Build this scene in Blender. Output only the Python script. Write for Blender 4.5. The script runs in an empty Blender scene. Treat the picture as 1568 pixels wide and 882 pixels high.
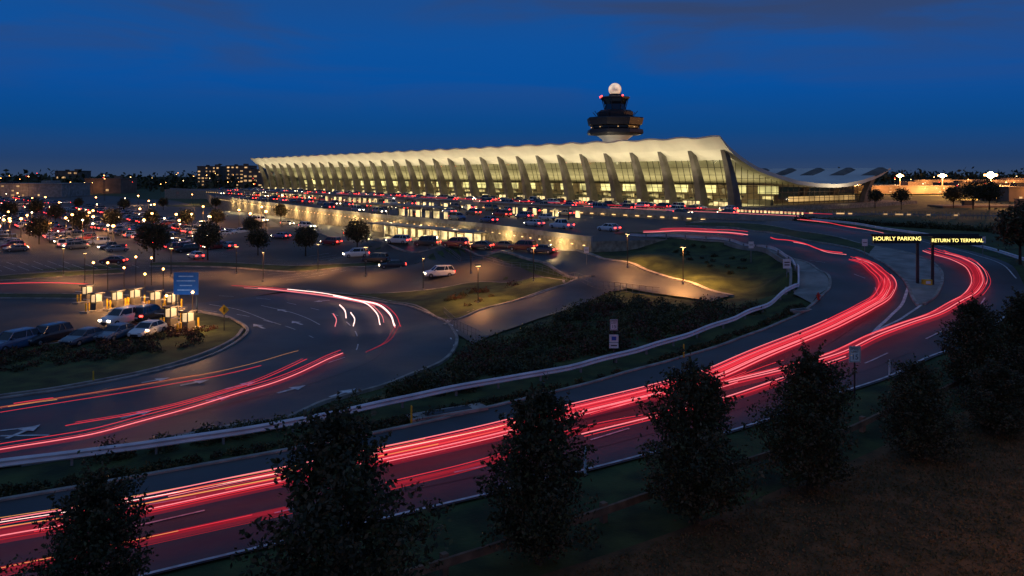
import bpy, bmesh, math, random
import numpy as np
from mathutils import Vector, Matrix
random.seed(7); rng=np.random.default_rng(7)
F=1220.0; HC=15.0; HY=268.0; CX=784.0
scene=bpy.context.scene
# ---------------------------------------------------------------- materials
def new_mat(name):
    m=bpy.data.materials.new(name); m.use_nodes=True
    nt=m.node_tree; b=nt.nodes['Principled BSDF']; return m,nt,b
def surf(name,col,col2=None,scale=1.0,rough=0.8,metal=0.0,bump=0.0,detail=6,spec=0.4,lo=0.35,hi=0.65):
    m,nt,b=new_mat(name)
    b.inputs['Roughness'].default_value=rough; b.inputs['Metallic'].default_value=metal
    b.inputs['Specular IOR Level'].default_value=spec
    if col2 is None: col2=tuple(c*0.7 for c in col)
    tc=nt.nodes.new('ShaderNodeTexCoord'); n=nt.nodes.new('ShaderNodeTexNoise')
    n.inputs['Scale'].default_value=scale; n.inputs['Detail'].default_value=detail
    nt.links.new(tc.outputs['Object'],n.inputs['Vector'])
    r=nt.nodes.new('ShaderNodeValToRGB'); r.color_ramp.elements[0].position=lo; r.color_ramp.elements[1].position=hi
    r.color_ramp.elements[0].color=(*col2,1); r.color_ramp.elements[1].color=(*col,1)
    nt.links.new(n.outputs['Fac'],r.inputs['Fac']); nt.links.new(r.outputs['Color'],b.inputs['Base Color'])
    if bump>0:
        bp=nt.nodes.new('ShaderNodeBump'); bp.inputs['Strength'].default_value=bump; bp.inputs['Distance'].default_value=0.05
        n2=nt.nodes.new('ShaderNodeTexNoise'); n2.inputs['Scale'].default_value=scale*12; n2.inputs['Detail'].default_value=4
        nt.links.new(tc.outputs['Object'],n2.inputs['Vector'])
        nt.links.new(n2.outputs['Fac'],bp.inputs['Height']); nt.links.new(bp.outputs['Normal'],b.inputs['Normal'])
    return m
def emis(name,col,st,sample=False,base=(0.1,0.1,0.1),noise=0):
    m,nt,b=new_mat(name)
    b.inputs['Base Color'].default_value=(*base,1)
    b.inputs['Emission Color'].default_value=(*col,1); b.inputs['Emission Strength'].default_value=st
    if noise:
        tc=nt.nodes.new('ShaderNodeTexCoord'); n=nt.nodes.new('ShaderNodeTexNoise'); n.inputs['Scale'].default_value=noise
        nt.links.new(tc.outputs['Object'],n.inputs['Vector'])
        mr=nt.nodes.new('ShaderNodeMapRange'); mr.inputs['From Min'].default_value=0.35; mr.inputs['From Max'].default_value=0.65
        mr.inputs['To Min'].default_value=st*0.25; mr.inputs['To Max'].default_value=st*1.4
        nt.links.new(n.outputs['Fac'],mr.inputs['Value']); nt.links.new(mr.outputs['Result'],b.inputs['Emission Strength'])
    if not sample: m.cycles.emission_sampling='NONE'
    return m
def trailmat(name,col,st,alpha):
    m=bpy.data.materials.new(name); m.use_nodes=True; nt=m.node_tree
    for n in list(nt.nodes): nt.nodes.remove(n)
    o=nt.nodes.new('ShaderNodeOutputMaterial'); mx=nt.nodes.new('ShaderNodeMixShader')
    t=nt.nodes.new('ShaderNodeBsdfTransparent'); e=nt.nodes.new('ShaderNodeEmission')
    e.inputs['Color'].default_value=(*col,1); e.inputs['Strength'].default_value=st; mx.inputs[0].default_value=alpha
    nt.links.new(t.outputs[0],mx.inputs[1]); nt.links.new(e.outputs[0],mx.inputs[2]); nt.links.new(mx.outputs[0],o.inputs[0])
    m.cycles.emission_sampling='NONE'; return m
M={}
M['grass']=surf('grass_mat',(0.075,0.10,0.026),(0.022,0.034,0.010),0.5,0.95,bump=0.8,detail=9)
M['warmlitgrass']=surf('warm_lit_grass_mat',(0.19,0.10,0.04),(0.045,0.040,0.015),0.9,0.95,bump=1.0,detail=10,lo=.32,hi=.68)  # reddish brown paints warm lamplight into the grass colour
M['asphalt']=surf('asphalt_mat',(0.082,0.083,0.086),(0.034,0.035,0.038),0.16,0.55,bump=0.3,detail=11,lo=.3,hi=.7)
M['asphalt2']=surf('lot_asphalt_mat',(0.10,0.088,0.08),(0.05,0.046,0.044),0.10,0.75,bump=0.2,detail=11,lo=.3,hi=.7)
M['concrete']=surf('concrete_mat',(0.34,0.33,0.31),(0.2,0.195,0.18),0.5,0.8,bump=0.2)
M['kerb']=surf('kerb_concrete_mat',(0.42,0.38,0.34),(0.2,0.185,0.165),0.9,0.85)
M['paint']=surf('road_paint_mat',(0.8,0.8,0.8),(0.45,0.45,0.45),2.0,0.6)
M['tar']=surf('tar_seam_mat',(0.022,0.022,0.024),(0.05,0.05,0.052),1.2,0.5)
M['galv']=surf('galvanised_steel_mat',(0.8,0.78,0.82),(0.6,0.58,0.62),0.8,0.5,metal=0.0,spec=0.7)
M['post']=surf('rail_post_mat',(0.25,0.24,0.24),None,2,0.7)
M['dark']=surf('dark_metal_mat',(0.03,0.03,0.035),(0.018,0.018,0.02),2,0.5)
M['bronze']=surf('pole_bronze_mat',(0.05,0.04,0.03),None,2,0.5)
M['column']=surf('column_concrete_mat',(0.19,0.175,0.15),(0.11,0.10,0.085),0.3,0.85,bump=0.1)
M['roof']=surf('roof_concrete_mat',(0.72,0.69,0.60),(0.60,0.575,0.50),0.15,0.8)
M['rooftop']=surf('roof_top_mat',(0.72,0.72,0.66),(0.58,0.58,0.54),0.1,0.8)
M['bark']=surf('bark_mat',(0.06,0.045,0.03),(0.03,0.022,0.015),4,0.95)
M['leafA']=surf('leaf_dark_mat',(0.045,0.046,0.018),(0.022,0.024,0.010),1.5,0.7)
M['leafB']=surf('leaf_light_mat',(0.14,0.09,0.042),(0.07,0.05,0.025),1.5,0.65)
M['leafC']=surf('shrub_leaf_mat',(0.10,0.095,0.032),(0.045,0.05,0.018),1.5,0.75)
M['leafR']=surf('shrub_red_leaf_mat',(0.15,0.055,0.032),(0.06,0.03,0.018),1.5,0.75)
M['wood']=surf('rail_wood_mat',(0.30,0.17,0.10),(0.15,0.09,0.055),1.5,0.85,bump=0.3)
M['rubber']=surf('tyre_mat',(0.02,0.02,0.02),None,4,0.9)
M['rim']=surf('rim_mat',(0.4,0.4,0.42),None,4,0.35,metal=0.7)
M['yellow']=surf('yellow_paint_mat',(0.75,0.48,0.03),(0.6,0.38,0.03),2,0.5)
M['white']=surf('white_paint_mat',(0.8,0.8,0.8),(0.65,0.65,0.65),2,0.5)
M['black']=surf('black_paint_mat',(0.02,0.02,0.02),None,2,0.5)
M['blue']=surf('sign_blue_mat',(0.015,0.12,0.45),(0.012,0.10,0.38),2,0.4)
M['red']=surf('hydrant_red_mat',(0.6,0.04,0.03),None,2,0.4)
M['brick']=surf('building_wall_mat',(0.22,0.16,0.12),(0.13,0.10,0.08),0.2,0.85)
M['stonewall']=surf('lit_stone_wall_mat',(0.42,0.36,0.26),(0.2,0.17,0.12),1.3,0.9,bump=.5)
M['carglass']=surf('car_glass_mat',(0.015,0.018,0.022),None,2,0.08,spec=0.8)
m,nt,b=new_mat('car_paint_mat'); oi=nt.nodes.new('ShaderNodeObjectInfo'); nt.links.new(oi.outputs['Color'],b.inputs['Base Color'])
b.inputs['Roughness'].default_value=0.28; b.inputs['Coat Weight'].default_value=0.6; M['paintcar']=m
M['hl_off']=surf('headlamp_glass_mat',(0.6,0.6,0.6),None,3,0.15)
M['tl_off']=surf('tail_lamp_mat',(0.25,0.01,0.01),None,3,0.2)
M['hl_on']=emis('headlamp_lit_mat',(1,0.80,0.5),24)
M['tl_on']=emis('tail_lamp_lit_mat',(1,0.03,0.02),16)
M['lampwarm']=emis('lamp_warm_mat',(1,0.62,0.25),9)
M['lamporange']=emis('lamp_orange_mat',(1,0.40,0.10),16)
M['lampwhite']=emis('lamp_white_mat',(1,0.80,0.5),10)
M['lampred']=emis('lamp_red_mat',(1,0.05,0.03),6)
M['dots']=emis('parapet_lamp_mat',(1,0.60,0.22),2.6)
M['panel']=emis('backlit_panel_mat',(1,0.83,0.36),2.0,noise=0.12)
M['door']=emis('lit_doorway_mat',(1,0.74,0.32),1.3,noise=0.35)
M['strip']=emis('canopy_strip_light_mat',(1,0.74,0.36),2.4,noise=0.15)
M['win']=emis('lit_window_mat',(1,0.58,0.24),.9,noise=0.08)
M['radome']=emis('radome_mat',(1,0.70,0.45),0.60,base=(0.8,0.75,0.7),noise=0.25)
M['led']=emis('led_text_mat',(1,0.80,0.22),2.2)
M['boothglow']=emis('booth_interior_mat',(1,.66,.32),0.9)
M['floodcore']=emis('floodlight_mat',(1,.72,.38),40)
M['signtxt']=surf('sign_legend_mat',(.25,.45,.85),None,3,.5)
M['tuft']=surf('grass_blade_mat',(0.20,0.11,0.05),(0.07,0.06,0.022),.6,.9)
m,nt,b=new_mat('glazing_mat'); out=nt.nodes['Material Output']
t=nt.nodes.new('ShaderNodeBsdfTransparent'); t.inputs[0].default_value=(0.66,0.69,0.58,1)
g=nt.nodes.new('ShaderNodeBsdfGlossy'); g.inputs['Roughness'].default_value=0.05; g.inputs['Color'].default_value=(0.8,0.9,1,1)
mx=nt.nodes.new('ShaderNodeMixShader'); mx.inputs[0].default_value=0.14
nt.links.new(t.outputs[0],mx.inputs[1]); nt.links.new(g.outputs[0],mx.inputs[2]); nt.links.new(mx.outputs[0],out.inputs[0]); M['glass']=m
# ---------------------------------------------------------------- mesh builder
class MB:
    def __init__(s): s.v=[];s.f=[];s.m=[];s.mats=[]
    def mi(s,k):
        if k not in s.mats: s.mats.append(k)
        return s.mats.index(k)
    def add(s,vs,fs,k):
        o=len(s.v); s.v+= [tuple(p) for p in vs]; i=s.mi(k)
        for f in fs: s.f.append(tuple(o+j for j in f)); s.m.append(i)
    def hexa(s,b,t,k):
        s.add(list(b)+list(t),[(3,2,1,0),(4,5,6,7),(0,1,5,4),(1,2,6,5),(2,3,7,6),(3,0,4,7)],k)
    def box(s,c,sz,k,rz=0.0):
        x,y,z=sz[0]/2,sz[1]/2,sz[2]/2; ca,sa=math.cos(rz),math.sin(rz)
        q=[(-x,-y),(x,-y),(x,y),(-x,y)]; q=[(c[0]+a*ca-b*sa,c[1]+a*sa+b*ca) for a,b in q]
        s.hexa([(a,b,c[2]-z) for a,b in q],[(a,b,c[2]+z) for a,b in q],k)
    def cyl(s,p0,p1,r0,r1,k,n=8,caps=True):
        p0=Vector(p0);p1=Vector(p1);d=(p1-p0).normalized()
        a=d.orthogonal().normalized(); b=d.cross(a)
        vs=[p0+(a*math.cos(2*math.pi*i/n)+b*math.sin(2*math.pi*i/n))*r0 for i in range(n)]
        vs+=[p1+(a*math.cos(2*math.pi*i/n)+b*math.sin(2*math.pi*i/n))*r1 for i in range(n)]
        fs=[(i,(i+1)%n,n+(i+1)%n,n+i) for i in range(n)]
        if caps: fs+=[tuple(range(n-1,-1,-1)),tuple(range(n,2*n))]
        s.add(vs,fs,k)
    def lathe(s,c,prof,k,n=16):
        vs=[];fs=[]
        for r,z in prof:
            for i in range(n):
                a=2*math.pi*(i+.5)/n; vs.append((c[0]+r*math.cos(a),c[1]+r*math.sin(a),c[2]+z))
        for j in range(len(prof)-1):
            for i in range(n): fs.append((j*n+i,j*n+(i+1)%n,(j+1)*n+(i+1)%n,(j+1)*n+i))
        fs.append(tuple(range(n-1,-1,-1))); fs.append(tuple((len(prof)-1)*n+i for i in range(n)))
        s.add(vs,fs,k)
    def beam(s,p0,p1,w,k): s.cyl(p0,p1,w*0.7,w*0.7,k,4)
    def leaves(s,P,size,ks,flat=0.0):
        n=len(P); P=np.asarray(P)
        a=rng.normal(size=(n,3)); a/=np.linalg.norm(a,axis=1)[:,None]
        b=rng.normal(size=(n,3)); b-= (a*b).sum(1)[:,None]*a; b/=np.linalg.norm(b,axis=1)[:,None]
        sz=size*rng.uniform(0.6,1.3,size=(n,1))
        V=np.stack([P+a*sz, P+b*sz*0.55, P-a*sz, P-b*sz*0.55],1).reshape(-1,3)
        o=len(s.v); s.v+=[tuple(x) for x in V.tolist()]
        pick=rng.integers(0,len(ks),n); idx=[s.mi(k) for k in ks]
        for i in range(n):
            s.f.append((o+4*i,o+4*i+1,o+4*i+2,o+4*i+3)); s.m.append(idx[pick[i]])
    def mesh(s,name,smooth=False):
        me=bpy.data.meshes.new(name); me.from_pydata(s.v,[],s.f)
        for k in s.mats: me.materials.append(M[k])
        me.polygons.foreach_set('material_index',s.m)
        if smooth: me.polygons.foreach_set('use_smooth',[True]*len(s.f))
        me.update(); return me
    def obj(s,name,loc=(0,0,0),rz=0,parent=None,smooth=False):
        return put(name,s.mesh(name,smooth),loc,rz,parent)
def put(name,me,loc=(0,0,0),rz=0,parent=None,scale=None):
    o=bpy.data.objects.new(name,me); scene.collection.objects.link(o)
    o.location=loc; o.rotation_euler=(0,0,rz)
    if scale: o.scale=scale
    if parent: o.parent=parent
    return o
def light(name,kind,loc,energy,col,parent=None,rot=(0,0,0),size=0.2,spot=None,blend=0.6,sy=None):
    l=bpy.data.lights.new(name,kind); l.energy=energy; l.color=col
    if kind=='AREA':
        l.shape='RECTANGLE'; l.size=size; l.size_y=sy or size
    else: l.shadow_soft_size=size
    if kind=='SPOT': l.spot_size=math.radians(spot or 120); l.spot_blend=blend
    o=bpy.data.objects.new(name,l); scene.collection.objects.link(o); o.location=loc; o.rotation_euler=rot
    if parent: o.parent=parent
    return o
# ---------------------------------------------------------------- pixel coordinates -> world, back-projected from the camera
def W(px,py,z):
    Y=F*(HC-z)/(py-HY); return ((px-CX)/F*Y,Y,z)
P0=Vector((58,230)); U=Vector((-0.611,0.7916)); N=Vector((-0.7916,-0.611)); RU=math.atan2(U.y,U.x)
def SD(s,d,z): p=P0+U*s+N*d; return (p.x,p.y,z)
def toSD(x,y): r=Vector((x,y))-P0; return r.dot(U),r.dot(N)
ctrl=[]
for a in [(0,800,0),(260,770,0),(600,720,0),(600,860,0),(900,640,0),(900,800,0),(1200,560,.5),(1200,700,0),(1450,640,.5),(1500,800,.3),(1100,860,0),
 (1330,475,2),(1400,500,1.8),(1350,430,3),(1490,440,2.6),(1560,480,2.2),(1500,540,1.2),(1300,400,4),(1400,385,4.3),(1500,400,4),(1560,400,4),
 (1230,380,4.8),(1145,359,5.3),(1230,345,5.4),(1320,360,5.1),(1060,360,5.0),(980,358,4.7),(1450,360,5),(1560,360,4.8),
 (1215,412,4),(1222,445,2.6),(1150,482,1.2),(1100,500,.8),(1000,530,.5),(945,552,.3),(820,580,0),(700,607,0),(570,635,0),(450,660,0),(300,688,0),(150,710,0),(0,730,0),(-150,750,0),
 (1000,390,3.6),(1060,400,3),(1100,425,2),(1130,450,.6),(1000,440,1),(1070,450,.7),(1165,462,.6),(930,405,2.4),(900,385,3),(950,425,1.3),
 (870,430,.2),(930,460,0),(1000,490,.2),(1100,478,.5),(850,520,-.6),(760,555,-1),(700,500,-1.4),(780,480,-1),
 (650,560,-1.7),(540,600,-1.8),(400,640,-1.8),(200,680,-1.8),(0,700,-1.8),(-100,710,-1.8),(620,500,-2),(500,540,-2),(400,590,-2),(200,640,-2),(0,660,-2),(-100,680,-2),
 (560,460,-2),(400,480,-2),(200,560,-2),(0,600,-2),(650,440,-1.8),(750,440,-1.2),(400,430,-2),(200,450,-2),(0,450,-2),(500,400,-2),(600,410,-1.5),(200,390,-2),(0,390,-2),(300,360,-2),(100,350,-2),(-200,400,-2),(-200,340,-2),
 (850,400,1.8),(790,385,2.2),(700,378,2),(600,368,1.6),(500,350,1),(420,335,1),(560,390,-.6),(700,402,0),(300,320,-1),(0,310,-2),(200,305,-2)]:
    ctrl.append(W(*a))
for s,d,z in [(-10,60,3.2),(40,60,2),(100,50,2),(-30,85,3.2),(0,0,3.5),(-45,10,5.4),(-45,40,5.3),(100,0,2),(200,0,2),(300,0,2),(0,-60,4),(-60,-60,5.3),(-60,-120,5.2),(200,-100,2),(400,0,0),(350,-150,0)]:
    ctrl.append(SD(s,d,z))
ctrl+=[(140,140,4.8),(140,220,5.2),(180,350,5),(300,500,4.5),(100,480,4),(0,700,2),(400,800,4),(-300,900,-2),(-600,600,-2),(0,1500,0),(800,1500,3),(-900,1500,-2),(0,4000,0),(0,5,0),(-40,10,0),(50,10,.3),(90,60,2.5),(-60,30,0)]
CP=np.array(ctrl)
def Hn(x,y):
    x=np.asarray(x,float);y=np.asarray(y,float); sh=x.shape; x=x.ravel();y=y.ravel(); out=np.empty_like(x)
    for i in range(0,len(x),20000):
        d2=(x[i:i+20000,None]-CP[:,0])**2+(y[i:i+20000,None]-CP[:,1])**2
        w=1/(d2+9.0)**2; out[i:i+20000]=(w*CP[:,2]).sum(1)/w.sum(1)
    return out.reshape(sh)
def H(x,y): return float(Hn(np.array([x]),np.array([y]))[0])
YS=np.geomspace(14,2500,900)
def G(px,py,up=0.0):
    X=(px-CX)/F*YS; z=HC-(py-HY)/F*YS; g=z-Hn(X,YS)-up
    k=int(np.argmax(g<0)); 
    if k==0: k=len(YS)-1
    t=g[k-1]/(g[k-1]-g[k]+1e-9); Y=YS[k-1]+t*(YS[k]-YS[k-1]); X=(px-CX)/F*Y
    return (X,Y,H(X,Y)+up)
def proj(x,y,z): return CX+F*x/y, HY+F*(HC-z)/y
def spline(pts,k=8):
    P=[Vector(p[:2]) for p in pts]; P=[P[0]*2-P[1]]+P+[P[-1]*2-P[-2]]; out=[]
    for i in range(1,len(P)-2):
        a,b,c,d=P[i-1:i+3]
        for j in range(k):
            t=j/k; out.append(0.5*((2*b)+(c-a)*t+(2*a-5*b+4*c-d)*t*t+(3*b-a-3*c+d)*t**3))
    out.append(P[-2]); return out
def drape(name,mat,L,R,off=0.06,k=8,m=8):
    l=spline([G(*p) for p in L],k); r=spline([G(*p) for p in R],k)
    X=np.array([[a.x+(b.x-a.x)*j/m for j in range(m+1)] for a,b in zip(l,r)]); Y=np.array([[a.y+(b.y-a.y)*j/m for j in range(m+1)] for a,b in zip(l,r)])
    Z=Hn(X,Y)+off; mb=MB(); n=len(l)
    vs=[(X[i,j],Y[i,j],Z[i,j]) for i in range(n) for j in range(m+1)]
    fs=[(i*(m+1)+j,i*(m+1)+j+1,(i+1)*(m+1)+j+1,(i+1)*(m+1)+j) for i in range(n-1) for j in range(m)]
    mb.add(vs,fs,mat); return mb.obj(name,smooth=True),l,r
def stripe(mb,pts,w,mat,off=0.1,h=0.0,dash=None):
    acc=0; n=len(pts)
    zs=Hn(np.array([p.x for p in pts]),np.array([p.y for p in pts]))
    for i in range(n-1):
        a,b=pts[i],pts[i+1]; seg=(b-a).length
        if seg<1e-6: continue
        acc+=seg
        if dash and (acc%dash[1])>dash[0]: continue
        da=(pts[min(i+1,n-1)]-pts[max(i-1,0)]).normalized(); db=(pts[min(i+2,n-1)]-pts[i]).normalized()
        na=Vector((-da.y,da.x))*w/2; nb=Vector((-db.y,db.x))*w/2
        if h==0:
            mb.add([(*(a-na),zs[i]+off),(*(b-nb),zs[i+1]+off),(*(b+nb),zs[i+1]+off),(*(a+na),zs[i]+off)],[(0,1,2,3)],mat)
        else:
            q=[(a-na,zs[i]),(b-nb,zs[i+1]),(b+nb,zs[i+1]),(a+na,zs[i])]
            mb.hexa([(*p,z-0.1) for p,z in q],[(*p,z+off+h) for p,z in q],mat)
def kerb(name,pts,w=0.3,off=0.06,h=0.13):
    mb=MB(); stripe(mb,pts,w,'kerb',off,h); return mb.obj(name)
# ---------------------------------------------------------------- terrain
def graded(lo,hi,a,b,st,g=1.14):
    c=list(np.arange(a,b+.01,st)); s=st; x=b
    while x<hi: s*=g; x+=s; c.append(x)
    s=st;x=a
    while x>lo: s*=g; x-=s; c.insert(0,x)
    return np.array(c)
gx=graded(-4500,4500,-110,110,2.0); gy=graded(-60,6500,16,210,2.0)
X,Y=np.meshgrid(gx,gy); Z=Hn(X,Y); nx=len(gx)
me=bpy.data.meshes.new('ground'); me.from_pydata(np.stack([X,Y,Z],2).reshape(-1,3).tolist(),[],[(j*nx+i,j*nx+i+1,(j+1)*nx+i+1,(j+1)*nx+i) for j in range(len(gy)-1) for i in range(nx-1)])
me.materials.append(M['grass']); me.polygons.foreach_set('use_smooth',[True]*len(me.polygons)); put('ground',me)
# ---------------------------------------------------------------- roads
drape('parking_lot','asphalt2',[(-500,528),(-150,532),(0,536),(200,515),(300,476),(450,446),(560,456),(680,448),(850,430)],
      [(-300,300),(-80,300),(60,300),(180,301),(270,308),(360,322),(470,340),(600,362),(760,395)],0.12,8,40)
IN=[(-150,797),(0,770),(190,737),(450,690),(640,652),(850,602),(1050,547),(1180,502),(1245,467),(1270,442),(1265,420),(1235,403),(1185,388),(1130,375),(1060,367),(980,362)]
OUT=[(-150,985),(60,930),(260,878),(600,797),(850,737),(1060,682),(1290,605),(1440,545),(1530,497),(1564,458),(1562,425),(1510,392),(1430,371),(1330,354),(1230,341),(1120,332)]
_,ki,ko=drape('main_road','asphalt',IN,OUT,0.10,10,24)
kerb('road_kerb',ki); 
LI=[(-150,636),(0,614),(110,598),(230,574),(320,548),(368,522),(378,505),(355,490),(320,481),(290,478),(262,470)]
LO=[(-150,742),(0,718),(170,692),(340,660),(500,617),(620,580),(690,545),(696,512),(660,482),(570,458),(470,446)]
_,li,lo=drape('loop_road','asphalt',LI,LO,0.16,10,14)
kerb('loop_road_kerb',li,off=.14); kerb('loop_road_kerb',lo[12:],off=.14)
_,a1,a2=drape('service_road','asphalt',[(680,500),(700,488),(760,469),(830,450),(872,434),(885,425)],[(725,530),(745,519),(830,488),(890,468),(925,452),(960,444)],0.15,8,6)
kerb('service_road_kerb',a1,off=.1)
_,b1,b2=drape('arrivals_road','asphalt',[(330,318),(450,337),(600,357),(738,366),(905,391),(990,416),(1070,440),(1120,455)],[(330,326),(450,349),(600,378),(738,395),(870,425),(960,443),(1030,455),(1090,464)],0.18,8,8)
mb=MB(); stripe(mb,b1[len(b1)//2:],0.7,'kerb',0.15,0.14); stripe(mb,b2[8:36],0.4,'kerb',0.15,0.15); mb.obj('arrivals_road_kerb')
_,c1,c2=drape('traffic_island_grass','grass',[(1050,344),(1130,343),(1200,351),(1290,367),(1340,379)],[(1050,347),(1130,351),(1200,362),(1280,377),(1330,392)],0.24,8,4)
_,d1,d2=drape('traffic_island_pavement','concrete',[(1340,379),(1400,392),(1437,412),(1443,430),(1436,450),(1415,468)],[(1330,392),(1352,404),(1378,424),(1390,440),(1396,455),(1405,470)],0.24,8,4)
kerb('island_kerb',c1+d1[1:],off=.2,h=.08); kerb('island_kerb',c2+d2[1:],off=.2,h=.08)
drape('shoulder_pavement','concrete',[(1118,371),(1165,381),(1200,395),(1216,410),(1222,428),(1215,452)],[(1140,376),(1185,388),(1235,403),(1262,420),(1268,440),(1243,466)],0.13,8,4)
drape('grass_embankment','warmlitgrass',[(560,965),(900,860),(1100,790),(1290,712),(1480,630),(1640,560)],[(700,1250),(1000,1150),(1250,1100),(1500,1050),(1750,950),(1800,800)],0.05,8,10)
def isl(name,mat,L,R,off=.26):
    o,l,r=drape(name,mat,L,R,off,8,5); kerb(name.split('_')[0]+'_kerb',l,off=off-.02,h=.06); kerb(name.split('_')[0]+'_kerb',r,off=off-.02,h=.06)
isl('median_grass','grass',[(475,450),(560,452),(650,447),(740,434),(850,430),(864,436)],[(480,452),(570,461),(650,480),(695,492),(760,470),(866,438)])
isl('planter_bed','grass',[(-150,560),(0,540),(120,524),(210,508),(255,492),(300,482),(350,490)],[(-150,630),(0,610),(105,595),(225,571),(310,545),(358,522),(372,506)])
isl('lot_median','grass',[(230,404),(350,404),(480,408),(600,400)],[(230,409),(350,411),(480,416),(605,406)],.25)
isl('lot_median','grass',[(-50,428),(60,420),(180,414)],[(-50,434),(60,428),(190,420)],.25)
isl('lot_median','grass',[(-50,452),(60,452),(130,453)],[(-50,458),(60,459),(135,460)],.25)
# markings
mb=MB()
def line(pts,w=0.15,dash=None,off=0.135,k=10,mat='paint'): stripe(mb,spline([G(*p) for p in pts],k),w,mat,off,0,dash)
line([(x,y-3) for x,y in OUT[:10]],0.18,k=20)
line([(p[0]-6,p[1]+3) for p in OUT[10:]],0.15)
line([(180,785),(300,765)],.15); line([(420,790),(620,743),(725,721),(860,690),(1060,630),(1200,590),(1400,528),(1480,490),(1510,455)],.14,(3,9),k=40)
line([(200,812),(480,748)],.12,(3,9),k=40)
line([(1397,430),(1388,450),(1375,475),(1335,515)],.3); line([(1418,462),(1380,490),(1332,516)],.25)
line([(1240,400),(1290,412),(1330,430),(1345,455)],.12,(3,9),k=30)
line([(x+5,y-2) for x,y in LO[7:10]],.15,(1,3.2),off=.2,k=30); line([(690,520),(695,540),(670,560)],.15,(1,3.2),off=.2,k=30)
line([(312,477),(380,487),(440,503),(480,520)],.12,(2.5,6),off=.2,k=30)
line([(335,455),(420,462),(500,480),(540,505),(545,540),(500,560)],.12,(2.5,6),off=.2,k=30)
line([(320,468),(370,478),(430,500)],.13,off=.2); line([(400,470),(450,482),(490,500)],.13,off=.2)
line([(0,664),(60,657)],.25,off=.2); line([(0,672),(75,671)],.25,off=.2)
mb.obj('road_markings')
mb=MB()
line([(-100,850),(300,770),(620,702),(850,655),(1050,605),(1200,555),(1290,515),(1340,480)],.09,off=.115,k=20,mat='tar')
line([(-100,905),(300,812),(620,755),(850,705),(1060,650),(1200,605),(1400,540)],.08,off=.115,k=20,mat='tar')
line([(-100,690),(200,655),(400,610),(560,560),(600,520)],.09,off=.18,k=20,mat='tar')
for p in [((150,800),(210,870)),((540,715),(640,785)),((760,665),(820,740)),((960,610),(1040,680)),((1120,560),(1230,620)),((300,610),(340,655))]: line(p,.07,off=.185 if p[0][1]<660 and p[0][0]<500 else .115,k=10,mat='tar')
mb.obj('tar_seams')
mb=MB()
def arrow(px,py,qx,qy,wd=.32):
    a=Vector(G(px,py)[:2]); b=Vector(G(qx,qy)[:2]); d=(b-a); L=d.length; d.normalize(); n=Vector((-d.y,d.x)); z=H(a.x,a.y)+.205
    c=a+d*L*.55
    mb.add([(*(a-n*wd/2),z),(*(c-n*wd/2),z),(*(c+n*wd/2),z),(*(a+n*wd/2),z)],[(0,1,2,3)],'paint')
    mb.add([(*(c-n*wd*1.8),z),(*b,z),(*(c+n*wd*1.8),z)],[(0,1,2)],'paint')
for a in [(217,590,260,582),(276,594,320,586),(345,600,395,588),(425,606,468,594),(505,612,545,600),(185,645,235,632),(315,618,352,612),(10,676,62,656),(405,506,388,500),(463,500,447,495),(505,462,480,464),(440,480,425,476)]: arrow(*a)
mb.obj('lane_arrows')
mb=MB()
for d in range(115,205,17):
    for s in np.arange(-60,150,2.8):
        for e in (-5.2,0.3):
            a=Vector(SD(s,d+e,0)[:2]); b=Vector(SD(s,d+e+4.9,0)[:2]); z=H(a.x,a.y)
            px,py=proj(a.x,a.y,z)
            if z<-1.2 and py<425 and py>335 and px<640-(py-360)*1.0:
                mb.add([(a.x,a.y,z+.17),(b.x,b.y,H(b.x,b.y)+.17),(b.x+.12,b.y+.05,H(b.x,b.y)+.17),(a.x+.12,a.y+.05,z+.17)],[(0,1,2,3)],'paint')
for i in range(14):
    a=Vector(G(-40+i*21,418-i*.6)[:2]); b=Vector(G(-75+i*21,405-i*.6)[:2])
    mb.add([(a.x,a.y,H(a.x,a.y)+.17),(b.x,b.y,H(b.x,b.y)+.17),(b.x+.13,b.y,H(b.x,b.y)+.17),(a.x+.13,a.y,H(a.x,a.y)+.17)],[(0,1,2,3)],'paint')
mb.obj('parking_stall_markings')
# ---------------------------------------------------------------- guard rails
def guardrail(name,pix,mat='galv',post='post',hgt=.8,step=3.5,wood=False):
    pts=spline([G(*p) for p in pix],12); mb=MB(); acc=0; last=-99
    for i in range(len(pts)-1):
        a,b=pts[i],pts[i+1]; za,zb=H(*a),H(*b); d=(b-a).normalized(); n=Vector((-d.y,d.x))
        if wood:
            for o,z0,z1 in ((0.07,hgt-.32,hgt),):
                mb.hexa([(*(a-n*o),za+z0),(*(b-n*o),zb+z0),(*(b+n*o),zb+z0),(*(a+n*o),za+z0)],[(*(a-n*o),za+z1),(*(b-n*o),zb+z1),(*(b+n*o),zb+z1),(*(a+n*o),za+z1)],mat)
        else:
            prof=[(0,-.42),(.09,-.34),(0.0,-.21),(.09,-.08),(0,0)]
            vs=[(*(a-n*o),za+hgt+z) for o,z in prof]+[(*(b-n*o),zb+hgt+z) for o,z in prof]
            mb.add(vs,[(j,j+1,j+6,j+5) for j in range(4)],mat)
            mb.add([(*(a-n*.0),za+hgt),(*(b),zb+hgt),(*(b+n*.1),zb+hgt+.01),(*(a+n*.1),za+hgt+.01)],[(0,1,2,3)],mat)
        acc+=(b-a).length
        if acc-last>step:
            last=acc; q=a+n*(.2 if wood else .12)
            zt=hgt+.1 if wood else hgt-.06
            mb.box((q.x,q.y,za+zt/2-.1),((.26,.26) if wood else (.12,.14))+(zt+.2,),post,math.atan2(d.y,d.x))
    return mb.obj(name)
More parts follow.
